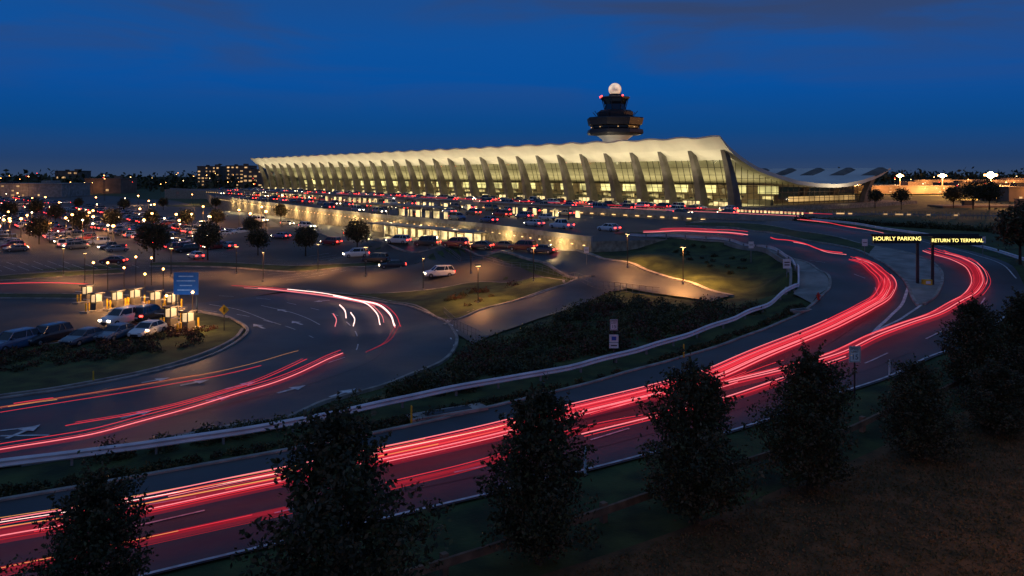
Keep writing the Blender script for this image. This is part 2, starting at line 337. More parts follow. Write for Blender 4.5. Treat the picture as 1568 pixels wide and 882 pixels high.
guardrail('guardrail',[(-150,752),(0,728),(200,702),(450,662),(700,607),(945,556),(1100,506),(1185,470),(1216,447),(1223,428),(1216,410),(1200,396),(1165,383),(1118,373),(1050,367),(960,364)])
guardrail('wooden_guardrail',[(520,935),(700,880),(900,812),(1060,754),(1200,706),(1350,650),(1480,590),(1600,520)],'wood','wood',.75,3.8,True)
guardrail('guardrail',[(1220,337),(1330,350),(1430,366),(1515,386),(1600,420)],hgt=.7)
mb=MB()
pts=spline([G(*p) for p in [(1110,374),(1150,383),(1188,396),(1205,410),(1211,428),(1203,450)]],8)
for i in range(len(pts)-1):
    a,b=pts[i],pts[i+1]; d=(b-a).normalized(); n=Vector((-d.y,d.x))*.15; z1=H(*a)+.55; z2=H(*b)+.55; zb=-0.5
    mb.hexa([(*(a-n),zb),(*(b-n),zb),(*(b+n),zb),(*(a+n),zb)],[(*(a-n),z1),(*(b-n),z2),(*(b+n),z2),(*(a+n),z1)],'concrete')
mb.obj('retaining_wall')
def railing(name,pix,h=1.1):
    pts=spline([G(*p) for p in pix],6); mb=MB()
    for i in range(len(pts)-1):
        a,b=pts[i],pts[i+1]; za,zb=H(*a),H(*b)
        for q in (.15,.6,h): mb.beam((*a,za+q),(*b,zb+q),.035,'post')
        mb.beam((*a,za),(*a,za+h),.05,'post')
    mb.obj(name)
railing('metal_railing',[(862,428),(900,438),(950,447),(1010,455)]); railing('metal_railing',[(680,485),(700,505),(735,525)])
railing('metal_railing',[(640,384),(740,399),(820,414),(870,426)],.9)
# ---------------------------------------------------------------- decks in front of terminal
mb=MB()
def prism(poly,zt,zb,side,top):
    n=len(poly); vs=[(*p,zb) for p in poly]+[(*p,zt) for p in poly]
    mb.add(vs,[tuple(range(n,2*n))],top); mb.add(vs,[(i,(i+1)%n,n+(i+1)%n,n+i) for i in range(n)],side)
prism([(-48,0),(-48,44),(420,44),(420,-110),(-6,-110),(-6,0)],5.5,-1,'stonewall','asphalt2')
mb.obj('departures_deck',(P0.x,P0.y,0),RU)
edge=[toSD(*W(x,y,4.6)[:2]) for x,y in [(905,370),(820,359),(740,348),(590,334),(480,322),(380,309),(330,302)]]
mb=MB(); prism([(-62,44.1)]+[( -60,88)]+edge+[(330,44.1)],4.6,-1.5,'stonewall','asphalt2')
mb.obj('arrivals_deck',(P0.x,P0.y,0),RU)
mb=MB(); walllights=[]
for i in range(len(edge)-1):
    a,b=Vector(edge[i]),Vector(edge[i+1]); d=(b-a); L=d.length; c=(a+b)/2; rz=math.atan2(d.y,d.x)
    mb.box((c.x,c.y-.2,5.0),(L,.3,.8),'concrete',rz)
    k=max(1,int(L/3))
    for j in range(k):
        p=a+d*((j+.5)/k)+Vector((0,.22)); mb.box((p.x,p.y,3.9),(.5,.12,.12),'dots',rz)
    k=max(1,int(L/11))
    for j in range(k): p=a+d*((j+.5)/k)+Vector((0,2.2)); walllights.append((p.x,p.y,3.9))
mb.box((180,43.8,6.0),(456,.3,1.0),'concrete'); 
for s in np.arange(-44,330,4.0): mb.box((s,43.95+.2,5.1),(1.2,.1,.12),'dots')
o=mb.obj('parapet_wall',(P0.x,P0.y,0),RU)
for p in walllights[:19]: light('wall_light','POINT',p,900,(1,.68,.28),o,size=.15)
def canopy(name,s0,s1,d,z,w=4.5,strip='strip'):
    mb=MB(); L=s1-s0; c=(s0+s1)/2
    mb.box((c,d,z+3.1),(L,w,.25),'concrete'); mb.box((c,d+w/2+.05,z+3.0),(L,.1,.5),'column')
    s=s0+1
    while s<s1-3:
        mb.box((s+1,d+w/2-1.0,z+2.92),(2.0,.3,.1),strip); 
        if random.random()<.6: mb.box((s+1.2,d-w/2,z+1.2),(random.uniform(1.2,2.6),.15,1.6),'door')
        s+=4
    for s in np.arange(s0+1,s1,5): mb.cyl((s,d+w/2-.6,z),(s,d+w/2-.6,z+3),.14,.14,'dark',8)
    o=mb.obj(name,(P0.x,P0.y,0),RU)
    for s in np.arange(s0+6,s1,16): light('canopy_light','POINT',(s,d+.8,z+2.3),700,(1,.72,.34),o,size=.3)
canopy('bus_shelter_canopy',-10,26,62,4.6); canopy('bus_shelter_canopy',38,74,60,4.6); canopy('bus_shelter_canopy',90,150,56,4.6,5); canopy('bus_shelter_canopy',165,240,52,4.6,5)
canopy('bus_shelter_canopy',4,40,90,4.6,5)
mb=MB()
a=Vector(G(575,362)[:2]); b=Vector(G(740,372)[:2]); d=b-a; rz=math.atan2(d.y,d.x)
z=H(*a); L=d.length
mb.box((0,0,z+3.2),(L,4.5,.3),'concrete')
for i in range(14): mb.box((-L/2+(i+.5)*L/14,1.9,z+1.5),(L/14*random.uniform(.3,.8),.2,random.uniform(1.2,2.3)),'door')
mb.box((0,2.2,z+1.5),(L,.2,3),'stonewall')
for i in range(8): mb.cyl((-L/2+1+i*(L-2)/7,-1.6,z),(-L/2+1+i*(L-2)/7,-1.6,z+3.1),.15,.15,'concrete')
o=mb.obj('arrivals_canopy',(*((a+b)/2),0),rz)
for i in range(3): light('canopy_light','POINT',(-L/3+i*L/3,-.8,z+2.4),800,(1,.70,.32),o,size=.3)
# ---------------------------------------------------------------- terminal
term=bpy.data.objects.new('airport_terminal',None); scene.collection.objects.link(term); term.location=(P0.x,P0.y,0); term.rotation_euler=(0,0,RU)
BAY=12.2; NB=31; LEN=BAY*NB
prof=[(0,26.5),(1.8,25.1),(4,23.5),(7,21.9),(10,20.4),(14,18.8),(18,17.4),(23,16.2),(28,15.2),(38.6,13.3),(50,12.3),(60,12.0),(68,12.2),(78,13.3),(85,14.5),(91,15.9),(97.5,17.6)]
pd=np.array([p[0] for p in prof]); pz=np.array([p[1] for p in prof])
def topz(D): return float(np.interp(D,pd,pz))
def thick(D): return 0.45+0.75*min(1,D/6,(97.6-D)/6 if D>60 else 1)
mb=MB(); S=np.arange(-2.5,LEN+2.6,BAY/8); nP=len(prof)
def zed(s,D): 
    return topz(D)-0.5*math.sin(math.pi*s/BAY)**2*max(0,1-D/9)
for kind in (0,1):
    vs=[(s,-D,zed(s,D)-(thick(D) if kind else 0)) for s in S for D,_ in prof]
    fs=[(i*nP+j,i*nP+j+1,(i+1)*nP+j+1,(i+1)*nP+j) for i in range(len(S)-1) for j in range(nP-1)]
    mb.add(vs,fs,'roof' if kind else 'rooftop')
for e in (0,nP-1):
    D=prof[e][0]; vs=[]
    for s in S: vs+=[(s,-D,zed(s,D)),(s,-D,zed(s,D)-thick(D))]
    mb.add(vs,[(2*i,2*i+1,2*i+3,2*i+2) for i in range(len(S)-1)],'roof')
for s in (S[0],S[-1]):
    vs=[]
    for D,_ in prof: vs+=[(s,-D,zed(s,D)),(s,-D,zed(s,D)-thick(D))]
    mb.add(vs,[(2*i,2*i+1,2*i+3,2*i+2) for i in range(nP-1)],'roof')
mb.obj('roof',parent=term)
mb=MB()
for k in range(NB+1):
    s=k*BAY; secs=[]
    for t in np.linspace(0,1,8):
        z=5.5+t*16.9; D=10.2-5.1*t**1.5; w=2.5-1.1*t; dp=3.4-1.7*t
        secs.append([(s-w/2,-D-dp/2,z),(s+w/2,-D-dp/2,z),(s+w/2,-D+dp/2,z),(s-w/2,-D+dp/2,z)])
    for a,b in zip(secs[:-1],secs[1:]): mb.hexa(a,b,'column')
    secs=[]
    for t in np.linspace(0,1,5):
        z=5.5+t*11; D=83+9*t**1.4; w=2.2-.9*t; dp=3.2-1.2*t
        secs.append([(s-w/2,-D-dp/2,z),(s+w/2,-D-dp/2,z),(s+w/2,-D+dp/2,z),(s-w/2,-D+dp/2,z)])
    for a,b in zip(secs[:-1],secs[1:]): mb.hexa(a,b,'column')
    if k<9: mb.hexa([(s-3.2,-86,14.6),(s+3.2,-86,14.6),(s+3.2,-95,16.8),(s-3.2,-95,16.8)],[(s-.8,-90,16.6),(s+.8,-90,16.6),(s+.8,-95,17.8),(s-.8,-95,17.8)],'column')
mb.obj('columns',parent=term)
gl=MB(); mu=MB()
def fr(t): return (-(13.5-4.2*t), 5.5+t*(14.4))
for k in range(NB):
    s0=k*BAY
    y0,z0=fr(0);y1,z1=fr(1)
    gl.add([(s0,y0,z0),(s0+BAY,y0,z0),(s0+BAY,y1,z1),(s0,y1,z1)],[(0,1,2,3)],'glass')
    for q in range(1,5):
        s=s0+q*BAY/5; mu.beam((s,y0+.1,z0),(s,y1+.1,z1),.13,'dark')
    for t in (0.0,.22,.38,.52,.66,.82,1): 
        y,z=fr(t); mu.beam((s0,y+.12,z),(s0+BAY,y+.12,z),.16 if t in(.22,) else .1,'dark')
for s in (0.5,LEN-.5):
    Ds=list(np.arange(11,86,3.0))
    for i in range(len(Ds)-1):
        a,b=Ds[i],Ds[i+1]
        gl.add([(s,-a,5.5),(s,-b,5.5),(s,-b,topz(b)-1),(s,-a,topz(a)-1)],[(0,1,2,3)],'glass')
        mu.beam((s-.1,-a,5.5),(s-.1,-a,topz(a)-1),.13,'dark')
    for z in (7.5,9.5,11.5,14): 
        for i in range(len(Ds)-1):
            if topz(Ds[i])-1>z and topz(Ds[i+1])-1>z: mu.beam((s-.12,-Ds[i],z),(s-.12,-Ds[i+1],z),.12,'dark')
gl.add([(0,-84,5.5),(LEN,-84,5.5),(LEN,-88,14),(0,-88,14)],[(0,1,2,3)],'glass')
gl.obj('glazing',parent=term); mu.obj('mullions',parent=term)
mb=MB()
mb.add([(1,-14,5.56),(LEN-1,-14,5.56),(LEN-1,-84,5.56),(1,-84,5.56)],[(0,1,2,3)],'roof')
mb.box((LEN/2,-36,8.6),(LEN-8,.4,6.2),'brick')
for k in range(NB):
    c=(k+.5)*BAY
    mb.box((c,-35.6,10.2),(7.4,.3,2.6),'panel'); mb.box((c-1,-30,6.4),(8.5,1.4,1.7),'column'); mb.box((c,-35.6,7.4),(4,.3,1.4),'door')
    mb.box((c+3,-22,6.5),(1.2,5,2),'dark')
    for j in range(3): mb.box((c-4+j*3.6+random.uniform(-1,1),-15.5,7.2+random.uniform(0,2)),(random.uniform(.8,1.8),.2,.5),'dark')
mb.box((1.6,-60,7.2),(.2,40,1.6),'win')
mb.obj('concourse_interior',parent=term)
mb=MB()
for k in range(NB):
    c=(k+.5)*BAY
    mb.box((c,-12.0,7.0),(6.6,2.6,.25),'dark'); mb.box((c,-12.6,6.2),(6.0,1.5,1.3),'door')
    for e in(-3,-1,1,3): mb.box((c+e,-11.8,6.2),(.16,.16,1.4),'dark')
    mb.box((c+4.6,-6.5,6.3),(.7,.7,1.5),'door')
mb.obj('entrance_vestibules',parent=term)
for k in range(NB):
    c=(k+.5)*BAY
    light('uplight','SPOT',(c,-3.6,6.4),9500,(1,.85,.54),term,rot=(math.radians(182),0,0),size=.15,spot=88,blend=1)
for k in range(10):
    c=(k+.5)*LEN/10
    light('hall_light','AREA',(c,-23,14.0),4000,(1,.82,.46),term,size=34,sy=12)
    light('hall_uplight','AREA',(c,-24,8.0),1300,(1,.84,.5),term,rot=(math.radians(180),0,0),size=34,sy=8)
for k in range(16):
    light('kerbside_light','POINT',((k+.5)*LEN/16,9,10),1600,(1,.72,.36),term,size=.25)
light('roof_floodlight','SPOT',(-14,-60,6.5),12000,(1,.82,.55),term,rot=(math.radians(180),math.radians(30),0),size=.3,spot=150,blend=1)
mb=MB(); a=Vector(W(1100,325,5.5)[:2]); b=Vector(W(1232,331,5.5)[:2]); d=b-a; L=d.length
for i in range(22):
    x=-L/2+(i+.5)*L/22; mb.box((x,0,6.1),(L/22*random.uniform(.3,.8),.15,.55),'door'); mb.box((x+L/44,0,6.2),(.15,.25,1.5),'concrete')
mb.box((0,0,7.0),(L,.3,.1),'concrete'); mb.obj('lit_barrier_wall',(*((a+b)/2),0),math.atan2(d.y,d.x))
# ---------------------------------------------------------------- control tower
T=(53,410,0)
def tz(y): return HC+(HY-y)*410/F
mb=MB()
mb.lathe((0,0,0),[(5.5,2),(5.0,tz(222)),(6.8,tz(213)),(9.2,tz(208))],'roof',24)
mb.lathe((0,0,0),[(9.2,tz(208)),(14.2,tz(206.5)),(14.9,tz(204)),(14.6,tz(199)),(12.5,tz(198))],'dark',8)
mb.lathe((0,0,0),[(12.2,tz(198)),(12.6,tz(193.5)),(12.2,tz(193))],'carglass',8)
mb.lathe((0,0,0),[(12.4,tz(193.2)),(14.2,tz(192)),(15.0,tz(182)),(14.6,tz(180.5)),(9.5,tz(179.5))],'dark',8)
mb.lathe((0,0,0),[(9.4,tz(179.6)),(9.6,tz(172)),(8.0,tz(169))],'dark',8)
mb.lathe((0,0,0),[(5.6,tz(169.2)),(5.4,tz(160)),(6.8,tz(152))],'carglass',8)
mb.lathe((0,0,0),[(7.5,tz(152)),(7.9,tz(149.5)),(7.2,tz(148.5)),(3.5,tz(147)),(3.0,tz(144))],'dark',8)
for i in range(8):
    a=2*math.pi*(i+.5)/8; ca,sa=math.cos(a),math.sin(a)
    mb.beam((5.4*ca,5.4*sa,tz(169)),(6.9*ca,6.9*sa,tz(152)),.35,'dark')
    mb.beam((9.6*ca,9.6*sa,tz(179)),(11.8*ca,11.8*sa,tz(171)),.3,'dark')
    mb.beam((12.7*ca,12.7*sa,tz(198)),(12.7*ca,12.7*sa,tz(193)),.5,'dark')
    if i in (0,3,4,6): mb.box((7.8*ca,7.8*sa,tz(148)),(.7,.7,.7),'lampred')
for i in range(24):
    a=2*math.pi*i/24
    if i%3==0: mb.box((12.2*math.cos(a),12.2*math.sin(a),tz(195.5)),(.5,.5,.4),'win')
mb.cyl((3,0,tz(148)),(3,0,tz(127)),.12,.06,'dark')
tower=mb.obj('control_tower',T)
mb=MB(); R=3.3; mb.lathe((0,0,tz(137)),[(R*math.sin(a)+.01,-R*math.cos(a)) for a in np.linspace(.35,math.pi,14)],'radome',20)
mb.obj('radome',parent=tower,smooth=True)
for a in (.5,2.6,4.4): light('tower_light','POINT',(19*math.cos(a),19*math.sin(a),30),2500,(1,.8,.5),tower,size=.3)
# ---------------------------------------------------------------- vehicles
def car_mesh(kind,lit):
    mb=MB()
    if kind=='sedan': L,belt,roof,g0,g1,r0,r1,w=4.7,.95,1.45,-2.0,1.05,-1.25,.25,.92
    if kind=='suv': L,belt,roof,g0,g1,r0,r1,w=4.8,1.1,1.78,-2.3,1.15,-2.0,.45,.97
    if kind=='van': L,belt,roof,g0,g1,r0,r1,w=5.2,1.2,2.1,-2.5,1.6,-2.4,1.0,1.0
    if kind=='pickup': L,belt,roof,g0,g1,r0,r1,w=5.6,1.12,1.85,-.9,1.3,-.6,.6,.99
    h=L/2
    st=[(-h,.82,.42,.78),(-h+.12,.93,.3,.94),(-h+.6,1,.24,1),(-.8,1,.22,1.01),(.6,1,.22,1),(1.1,1,.22,.98),(h-.5,.95,.25,.86),(h-.12,.88,.3,.74),(h,.72,.42,.62)]
    rings=[]
    for x,ws,z0,zt in st:
        z1=belt*zt; ww=w*ws
        rings.append([(x,-ww*.9,z0),(x,-ww,z0+.18),(x,-ww*1.0,z1-.22),(x,-ww*.9,z1),(x,ww*.9,z1),(x,ww*1.0,z1-.22),(x,ww,z0+.18),(x,ww*.9,z0)])
    for a,b in zip(rings[:-1],rings[1:]):
        mb.add(a+b,[(i,(i+1)%8,8+(i+1)%8,8+i) for i in range(8)],'paintcar')
    mb.add(rings[0],[tuple(range(8))],'paintcar'); mb.add(rings[-1],[tuple(range(7,-1,-1))],'paintcar')
    wb=w*.88; wt=w*.70; zb=belt-.03
    b=[(g0,-wb,zb),(g1,-wb,zb-.04),(g1,wb,zb-.04),(g0,wb,zb)]; t=[(r0,-wt,roof-.08),(r1,-wt,roof-.08),(r1,wt,roof-.08),(r0,wt,roof-.08)]
    mb.add(b+t,[(0,1,5,4),(1,2,6,5),(2,3,7,6),(3,0,4,7)],'carglass')
    m1=(r0+r1)/2
    mb.add(t+[(r0+.2,-wt*.82,roof),(r1-.2,-wt*.82,roof),(r1-.2,wt*.82,roof),(r0+.2,wt*.82,roof)],[(4,5,6,7),(0,1,5,4),(1,2,6,5),(2,3,7,6),(3,0,4,7)],'paintcar')
    for sy in (-1,1):
        for xb,xt in ((g0,r0),(g1,r1),((g0+g1)/2-.1,m1-.1)):
            mb.beam((xb,sy*wb*1.0,zb),(xt,sy*wt*1.01,roof-.06),.06,'paintcar')
        if kind in('suv','van'): mb.beam((g0*.62,sy*wb,zb),(r0*.62,sy*wt,roof-.06),.07,'paintcar')
        for x in (-h*.62,h*.63):
            mb.cyl((x,sy*(w-.2),.33),(x,sy*(w+.01),.33),.34,.34,'rubber',14); mb.cyl((x,sy*(w+.01),.33),(x,sy*(w+.03),.33),.2,.18,'rim',10)
        mb.box((g1-.45,sy*(w+.05),zb+.08),(.14,.16,.14),'paintcar')
        mb.box((h-.08,sy*w*.62,belt*.62+.02),(.16,.36,.15),'hl_on' if lit==1 else 'hl_off')
        mb.box((-h+.03,sy*w*.68,belt*.76),(.12,.34,.17),'tl_on' if lit in(1,2) else 'tl_off')
    mb.box((h-.02,0,.45),(.1,w*.9,.2),'black'); mb.box((-h+.0,0,.62),(.06,.5,.14),'white')
    if kind=='pickup': mb.box((-h+1.05,0,belt-.0),(1.75,w*1.5,.06),'black')
    return mb.mesh(kind+'_mesh')
CM={(k,l):car_mesh(k,l) for k in('sedan','suv','van','pickup') for l in(0,1,2)}
NAMES={'sedan':'sedan','suv':'suv','van':'minivan','pickup':'pickup_truck'}
COLS=[(.6,.6,.62),(.7,.7,.7),(.25,.26,.28),(.03,.03,.035),(.05,.06,.09),(.28,.03,.03),(.04,.09,.25),(.35,.33,.28),(.12,.12,.13),(.1,.1,.1),(.05,.05,.05)]
def car(kind,x,y,z,rz,lit=0,col=None,pre='parked_'):
    o=put(pre+NAMES[kind],CM[(kind,lit)],(x,y,z),rz); o.color=(*(col or random.choice(COLS)),1); return o
KS=['sedan','sedan','suv','suv','van','pickup','sedan']
RN=math.atan2(N.y,N.x)
for d in np.arange(116,430,17.5):
    for e,r in ((-3.0,RN),(3.0,RN+math.pi)):
        for s in np.arange(-80,520,2.85):
            x,y,_=SD(s,d+e,0)
            if y<90: continue
            z=H(x,y)
            px,py=proj(x,y,z)
            if not(-40<px<520 and 303<py<396): continue
            if z>-0.8: continue
            if py>388 and px>130: continue
            if px>300+(py-303)*1.6: continue
            occ=.84 if py<345 else (.66 if px<420 else .15)
            if py>378: occ=.35
            if y>330: occ*=.7
            if random.random()>occ: continue
            car(random.choice(KS),x,y,z+.13,r+random.uniform(-.03,.03)+(math.pi if random.random()<.4 else 0),random.choices([0,1,2],[.52,.16,.32])[0])
def gcar(kind,px,py,rz,lit=0,col=None,pre='parked_'):
    x,y,z=G(px,py,.13); car(kind,x,y,z+.03,math.radians(rz),lit,col,pre)
for a in [('suv',20,535,250,0,(.08,.14,.25)),('suv',72,525,250,0,(.03,.03,.04)),('sedan',128,526,255,0,(.07,.09,.13)),('sedan',178,519,258,0,(.12,.15,.2)),('sedan',226,514,262,0,(.75,.75,.72)),
          ('suv',186,496,250,1,(.7,.7,.7)),('suv',228,490,80,2,(.04,.04,.04)),('suv',672,424,200,1,(.75,.75,.78)),('sedan',601,411,190,1,(.04,.04,.05)),('suv',575,402,170,0,(.04,.04,.05)),
          ('suv',545,394,200,1,(.75,.75,.75)),('suv',610,373,160,1,(.6,.6,.6)),('van',654,377,160,2,(.05,.05,.05)),('suv',697,378,160,2,(.4,.05,.05)),('sedan',735,381,160,2,(.05,.05,.06)),('sedan',770,381,158,2,(.1,.1,.1)),('suv',800,384,156,2,(.2,.02,.02)),('sedan',830,388,154,2,None),
          ('sedan',173,404,180,2,(.1,.02,.02)),('pickup',95,378,120,2,None),('sedan',300,396,130,1,None),('sedan',350,380,130,1,None),('suv',507,375,150,1,None),('sedan',430,365,150,1,None),('suv',470,350,320,1,None),('sedan',440,345,320,1,None),('suv',400,340,320,1,None),('sedan',540,362,320,1,None)]:
    gcar(*a)
for d,z,lo_,hi_,st,rr in ((12,5.53,-20,330,6.5,0),(17,5.53,-15,330,8,0),(30,5.53,-40,330,15,0),(38,5.53,-40,300,22,math.pi),(50,4.63,0,280,9,0),(68,4.63,-20,220,9,0),(84,4.63,-35,120,14,0)):
    s=lo_
    while s<hi_:
        s+=st*random.uniform(.75,1.6); dmax=float(np.interp(s,[e[0] for e in edge],[e[1] for e in edge]))-4
        if d>dmax: continue
        x,y,_=SD(s,d,0); car(random.choice(KS),x,y,z,RU+rr+math.pi*(random.random()<.35)+random.uniform(-.04,.04),random.choices([0,1,2],[.12,.38,.5])[0],pre='')
for px,py,k,c in ((932,354,'sedan',(.75,.75,.78)),(860,350,'pickup',(.7,.7,.75))):
    x,y,z=W(px,py,4.6); car(k,x,y,4.63,RU,2,c,'')
# ---------------------------------------------------------------- light trails
M['trR']=trailmat('red_trail_mat',(1,.045,.075),1.0,.75); M['trP']=trailmat('pink_trail_mat',(1,.22,.25),1.3,.8); M['trO']=trailmat('orange_trail_mat',(1,.40,.12),1.0,.65)
M['trF']=trailmat('faint_trail_mat',(1,.02,.045),.7,.2); M['trW']=trailmat('white_trail_mat',(1,.62,.55),2.4,.85); M['trD']=trailmat('dim_trail_mat',(.85,.03,.05),.6,.5)
def trail(name,pix,offs,up=.7,faint=None,step=14,full=False):
    base=spline([G(p[0],p[1],up) for p in pix],step); mb=MB()
    zs=Hn(np.array([p.x for p in base]),np.array([p.y for p in base]))+up; n=len(base)
    nor=[]
    for i in range(n):
        d=(base[min(i+1,n-1)]-base[max(i-1,0)]).normalized(); nor.append(Vector((-d.y,d.x)))
    def rib(o,r,mat,i0,i1,dz=0):
        for i in range(i0,i1):
            a=base[i]+nor[i]*o; b=base[i+1]+nor[i+1]*o
            if r<.15: mb.cyl((*a,zs[i]+dz),(*b,zs[i+1]+dz),r,r,mat,4,False)
            else: mb.add([(*(a-nor[i]*r),zs[i]+dz),(*(b-nor[i+1]*r),zs[i+1]+dz),(*(b+nor[i+1]*r),zs[i+1]+dz),(*(a+nor[i]*r),zs[i]+dz)],[(0,1,2,3)],mat)
    for o,r,mat in offs:
        i0=0 if full or random.random()<.5 else int(random.uniform(0,.3)*n); i1=n-1 if full or random.random()<.6 else int(random.uniform(.6,1)*(n-1))
        rib(o,r,mat,i0,i1,random.uniform(-.1,.3))
    if faint:
        rib(faint[0],faint[1],'trF',0,n-1,-.15); rib(faint[0]+.1,faint[1]*.5,'trF',0,n-1,-.05)
    mb.obj(name)
def bundle(w,n,mats,r0=.02,r1=.05): return [(random.uniform(-w,w),random.uniform(r0,r1),random.choice(mats)) for _ in range(n)]
T1=[(1308,396),(1338,410),(1356,428),(1354,446),(1330,467),(1280,493),(1200,527),(1100,570),(1000,600),(850,637),(700,674),(580,700),(400,738),(200,780),(0,815),(-150,845)]
trail('red_light_trail',T1[:12],bundle(1.0,16,['trR','trR','trP','trR','trD'],.012,.042),faint=(0,1.05))
trail('red_light_trail',T1[2:],bundle(.8,14,['trR','trD','trP','trD','trR'],.008,.028),faint=(0,.8))
trail('red_light_trail',[(850,637),(700,672),(580,697),(440,727),(200,773),(0,806),(-150,830)],[(-.3,.012,'trO'),(0,.022,'trO'),(.3,.014,'trO'),(.55,.024,'trO'),(.15,.012,'trW')])
T2=[(1420,383),(1468,398),(1494,418),(1494,440),(1465,462),(1400,492),(1300,533),(1200,566),(1100,590)]
trail('red_light_trail',T2,[(-.6,.035,'trP'),(-.42,.025,'trR'),(-.3,.015,'trR'),(.5,.035,'trP'),(.65,.022,'trR'),(0,.018,'trD'),(.2,.018,'trR'),(.9,.02,'trR')],faint=(0,.75))
trail('red_light_trail',[(1195,556),(1100,590),(1000,612),(900,640)],[(0,.022,'trR'),(.25,.018,'trR'),(.5,.014,'trD'),(.8,.02,'trP')])
trail('red_light_trail',[(1295,548),(1200,580),(1090,617),(890,668)],[(0,.034,'trP'),(.25,.018,'trR')],full=True)
trail('red_light_trail',[(1190,585),(1050,625),(890,656),(740,705),(590,742)],[(0,.018,'trR'),(.3,.012,'trD'),(.6,.014,'trD')],faint=(0,.4))
trail('red_light_trail',[(440,775),(240,818),(0,868),(-100,890)],[(0,.014,'trR'),(.4,.012,'trO'),(.8,.01,'trD')],faint=(0,.4))
trail('red_light_trail',[(1445,385),(1485,402),(1502,422),(1500,440),(1470,465)],[(0,.03,'trR'),(.5,.025,'trP'),(.8,.02,'trR')])
trail('red_light_trail',[(1215,337),(1290,348),(1345,358)],[(0,.06,'trR'),(.8,.03,'trP')]); trail('red_light_trail',[(985,355),(1060,353),(1145,359)],[(0,.08,'trP'),(1,.05,'trR'),(-1,.04,'trR'),(.5,.04,'trR')])
trail('red_light_trail',[(1180,366),(1235,377),(1290,390)],[(0,.07,'trR'),(.8,.04,'trP')])
trail('red_light_trail',[(-80,700),(20,684),(120,668),(220,643),(330,612),(420,585),(480,560),(525,540)],[(0,.036,'trP'),(.22,.02,'trR'),(.5,.012,'trR')],faint=(0,.35),full=True)
trail('red_light_trail',[(-80,648),(0,632),(150,608),(300,582),(400,560),(470,540)],[(0,.018,'trR'),(.7,.015,'trD'),(1.4,.014,'trD'),(.3,.01,'trO')])
trail('red_light_trail',[(0,625),(60,616),(140,606)],[(0,.025,'trR'),(.3,.018,'trO')])
trail('red_light_trail',[(100,655),(220,634),(350,600),(470,552)],[(0,.022,'trR'),(.4,.014,'trR')])
trail('red_light_trail',[(350,438),(430,443),(510,453),(565,463),(596,480),(605,500)],[(0,.06,'trP'),(.6,.03,'trR'),(-.6,.03,'trP')])
trail('red_light_trail',[(510,454),(565,464),(594,480),(603,500)],[(0.1,.09,'trW')],full=True)
trail('red_light_trail',[(440,445),(500,452),(545,462),(575,480),(582,500)],[(0,.06,'trW'),(.5,.03,'trP')])
trail('red_light_trail',[(520,468),(528,477),(530,488)],[(0,.07,'trW')],full=True); trail('red_light_trail',[(537,482),(543,492),(541,503)],[(0,.06,'trW')],full=True); trail('red_light_trail',[(510,482),(515,491),(513,502)],[(0,.05,'trP')],full=True)
trail('red_light_trail',[(605,500),(590,522),(560,538)],[(0,.02,'trD'),(.5,.02,'trD')])
trail('red_light_trail',[(-60,437),(60,434),(130,436)],[(0,.05,'trR'),(.8,.05,'trR'),(.4,.03,'trP')])
def dtrail(d,z,s0,s1,mat,r=.1):
    mb=MB(); a=SD(s0,d,z);b=SD(s1,d,z); mb.cyl(a,b,r,r,mat,4); mb.obj('red_light_trail')
for d,s0,s1,mt in ((22,-50,200,'trR'),(24,0,330,'trR'),(35,-50,90,'trP'),(56,60,220,'trR')): dtrail(d,(5.5 if d<44 else 4.6)+.8,s0,s1,mt,.05)
# ---------------------------------------------------------------- trees and shrubs
def conifer(seed,Ht=6.3,R=1.95,n=15500,leaf=.085):
    r=np.random.default_rng(seed); mb=MB()
    mb.cyl((0,0,-.3),(0,0,Ht*.55),.16,.08,'bark',8); mb.cyl((0,0,Ht*.55),(.05,0,Ht*.93),.08,.02,'bark',6)
    pts=[]; nb=210; ph=r.uniform(0,6.28,4); am=r.uniform(.08,.26,4)
    for i in range(nb):
        t=(i/nb)**1.02; z0=.35+t*Ht*.86; az=i*2.399+r.uniform(-.4,.4)
        prof_=min(1,.62+t*1.6)*max(0,1-t)**.52
        lump=1+am[0]*math.sin(az+ph[0]+5*t)+am[1]*math.sin(2*az+ph[1]+9*t)+am[2]*math.sin(3*az+ph[2]-14*t)
        L=R*prof_*lump*r.uniform(.5,1.28)+.15; up=r.uniform(.2,.75)+t*.7
        tip=np.array([math.cos(az)*L,math.sin(az)*L,z0+L*up*.6])
        if t>.86: tip=np.array([math.cos(az)*L*1.0,math.sin(az)*L*1.0,z0+r.uniform(.0,.75)])
        base=np.array([0,0,z0])
        if i%4==0: mb.cyl(tuple(base),tuple(base+(tip-base)*.9),.035,.012,'bark',4,False)
        k=int(n/nb*(.25+1.2*L/R)); q=r.uniform(.15,1,k)**.6
        P=base+(tip-base)*q[:,None]; sp=.10+.20*(1-q)[:,None]
        mb.leaves(P+r.normal(size=(k,3))*(sp*L/R*1.1+.05),leaf,random.choice([['leafA','leafA','leafC'],['leafA','leafB','leafC'],['leafB','leafB','leafA']]))
        pts.append(tip+(tip-base)/max(L,.2)*r.uniform(0,.28,(8,1))+r.normal(size=(8,3))*.03)
    P=np.concatenate(pts); mb.leaves(P,leaf,['leafA','leafB','leafC'])
    return mb.mesh('evergreen_mesh')
CF=[conifer(1),conifer(2,6.3,2.1),conifer(3,6.3,1.85),conifer(4,6.3,2.05)]
for i,(px,py,h) in enumerate([(145,985,5.6),(515,985,7.6),(825,862,6.9),(1065,802,6.9),(1240,752,6.7),(1405,706,5.2),(1490,606,6.4),(1528,668,4.2),(1570,600,6.6),(1600,640,5)]):
    x,y,z=G(px,py); sc=h/6.3; put('evergreen_tree',CF[i%4],(x,y,z),i*1.3,scale=(max(sc,.9),max(sc,.9),sc))
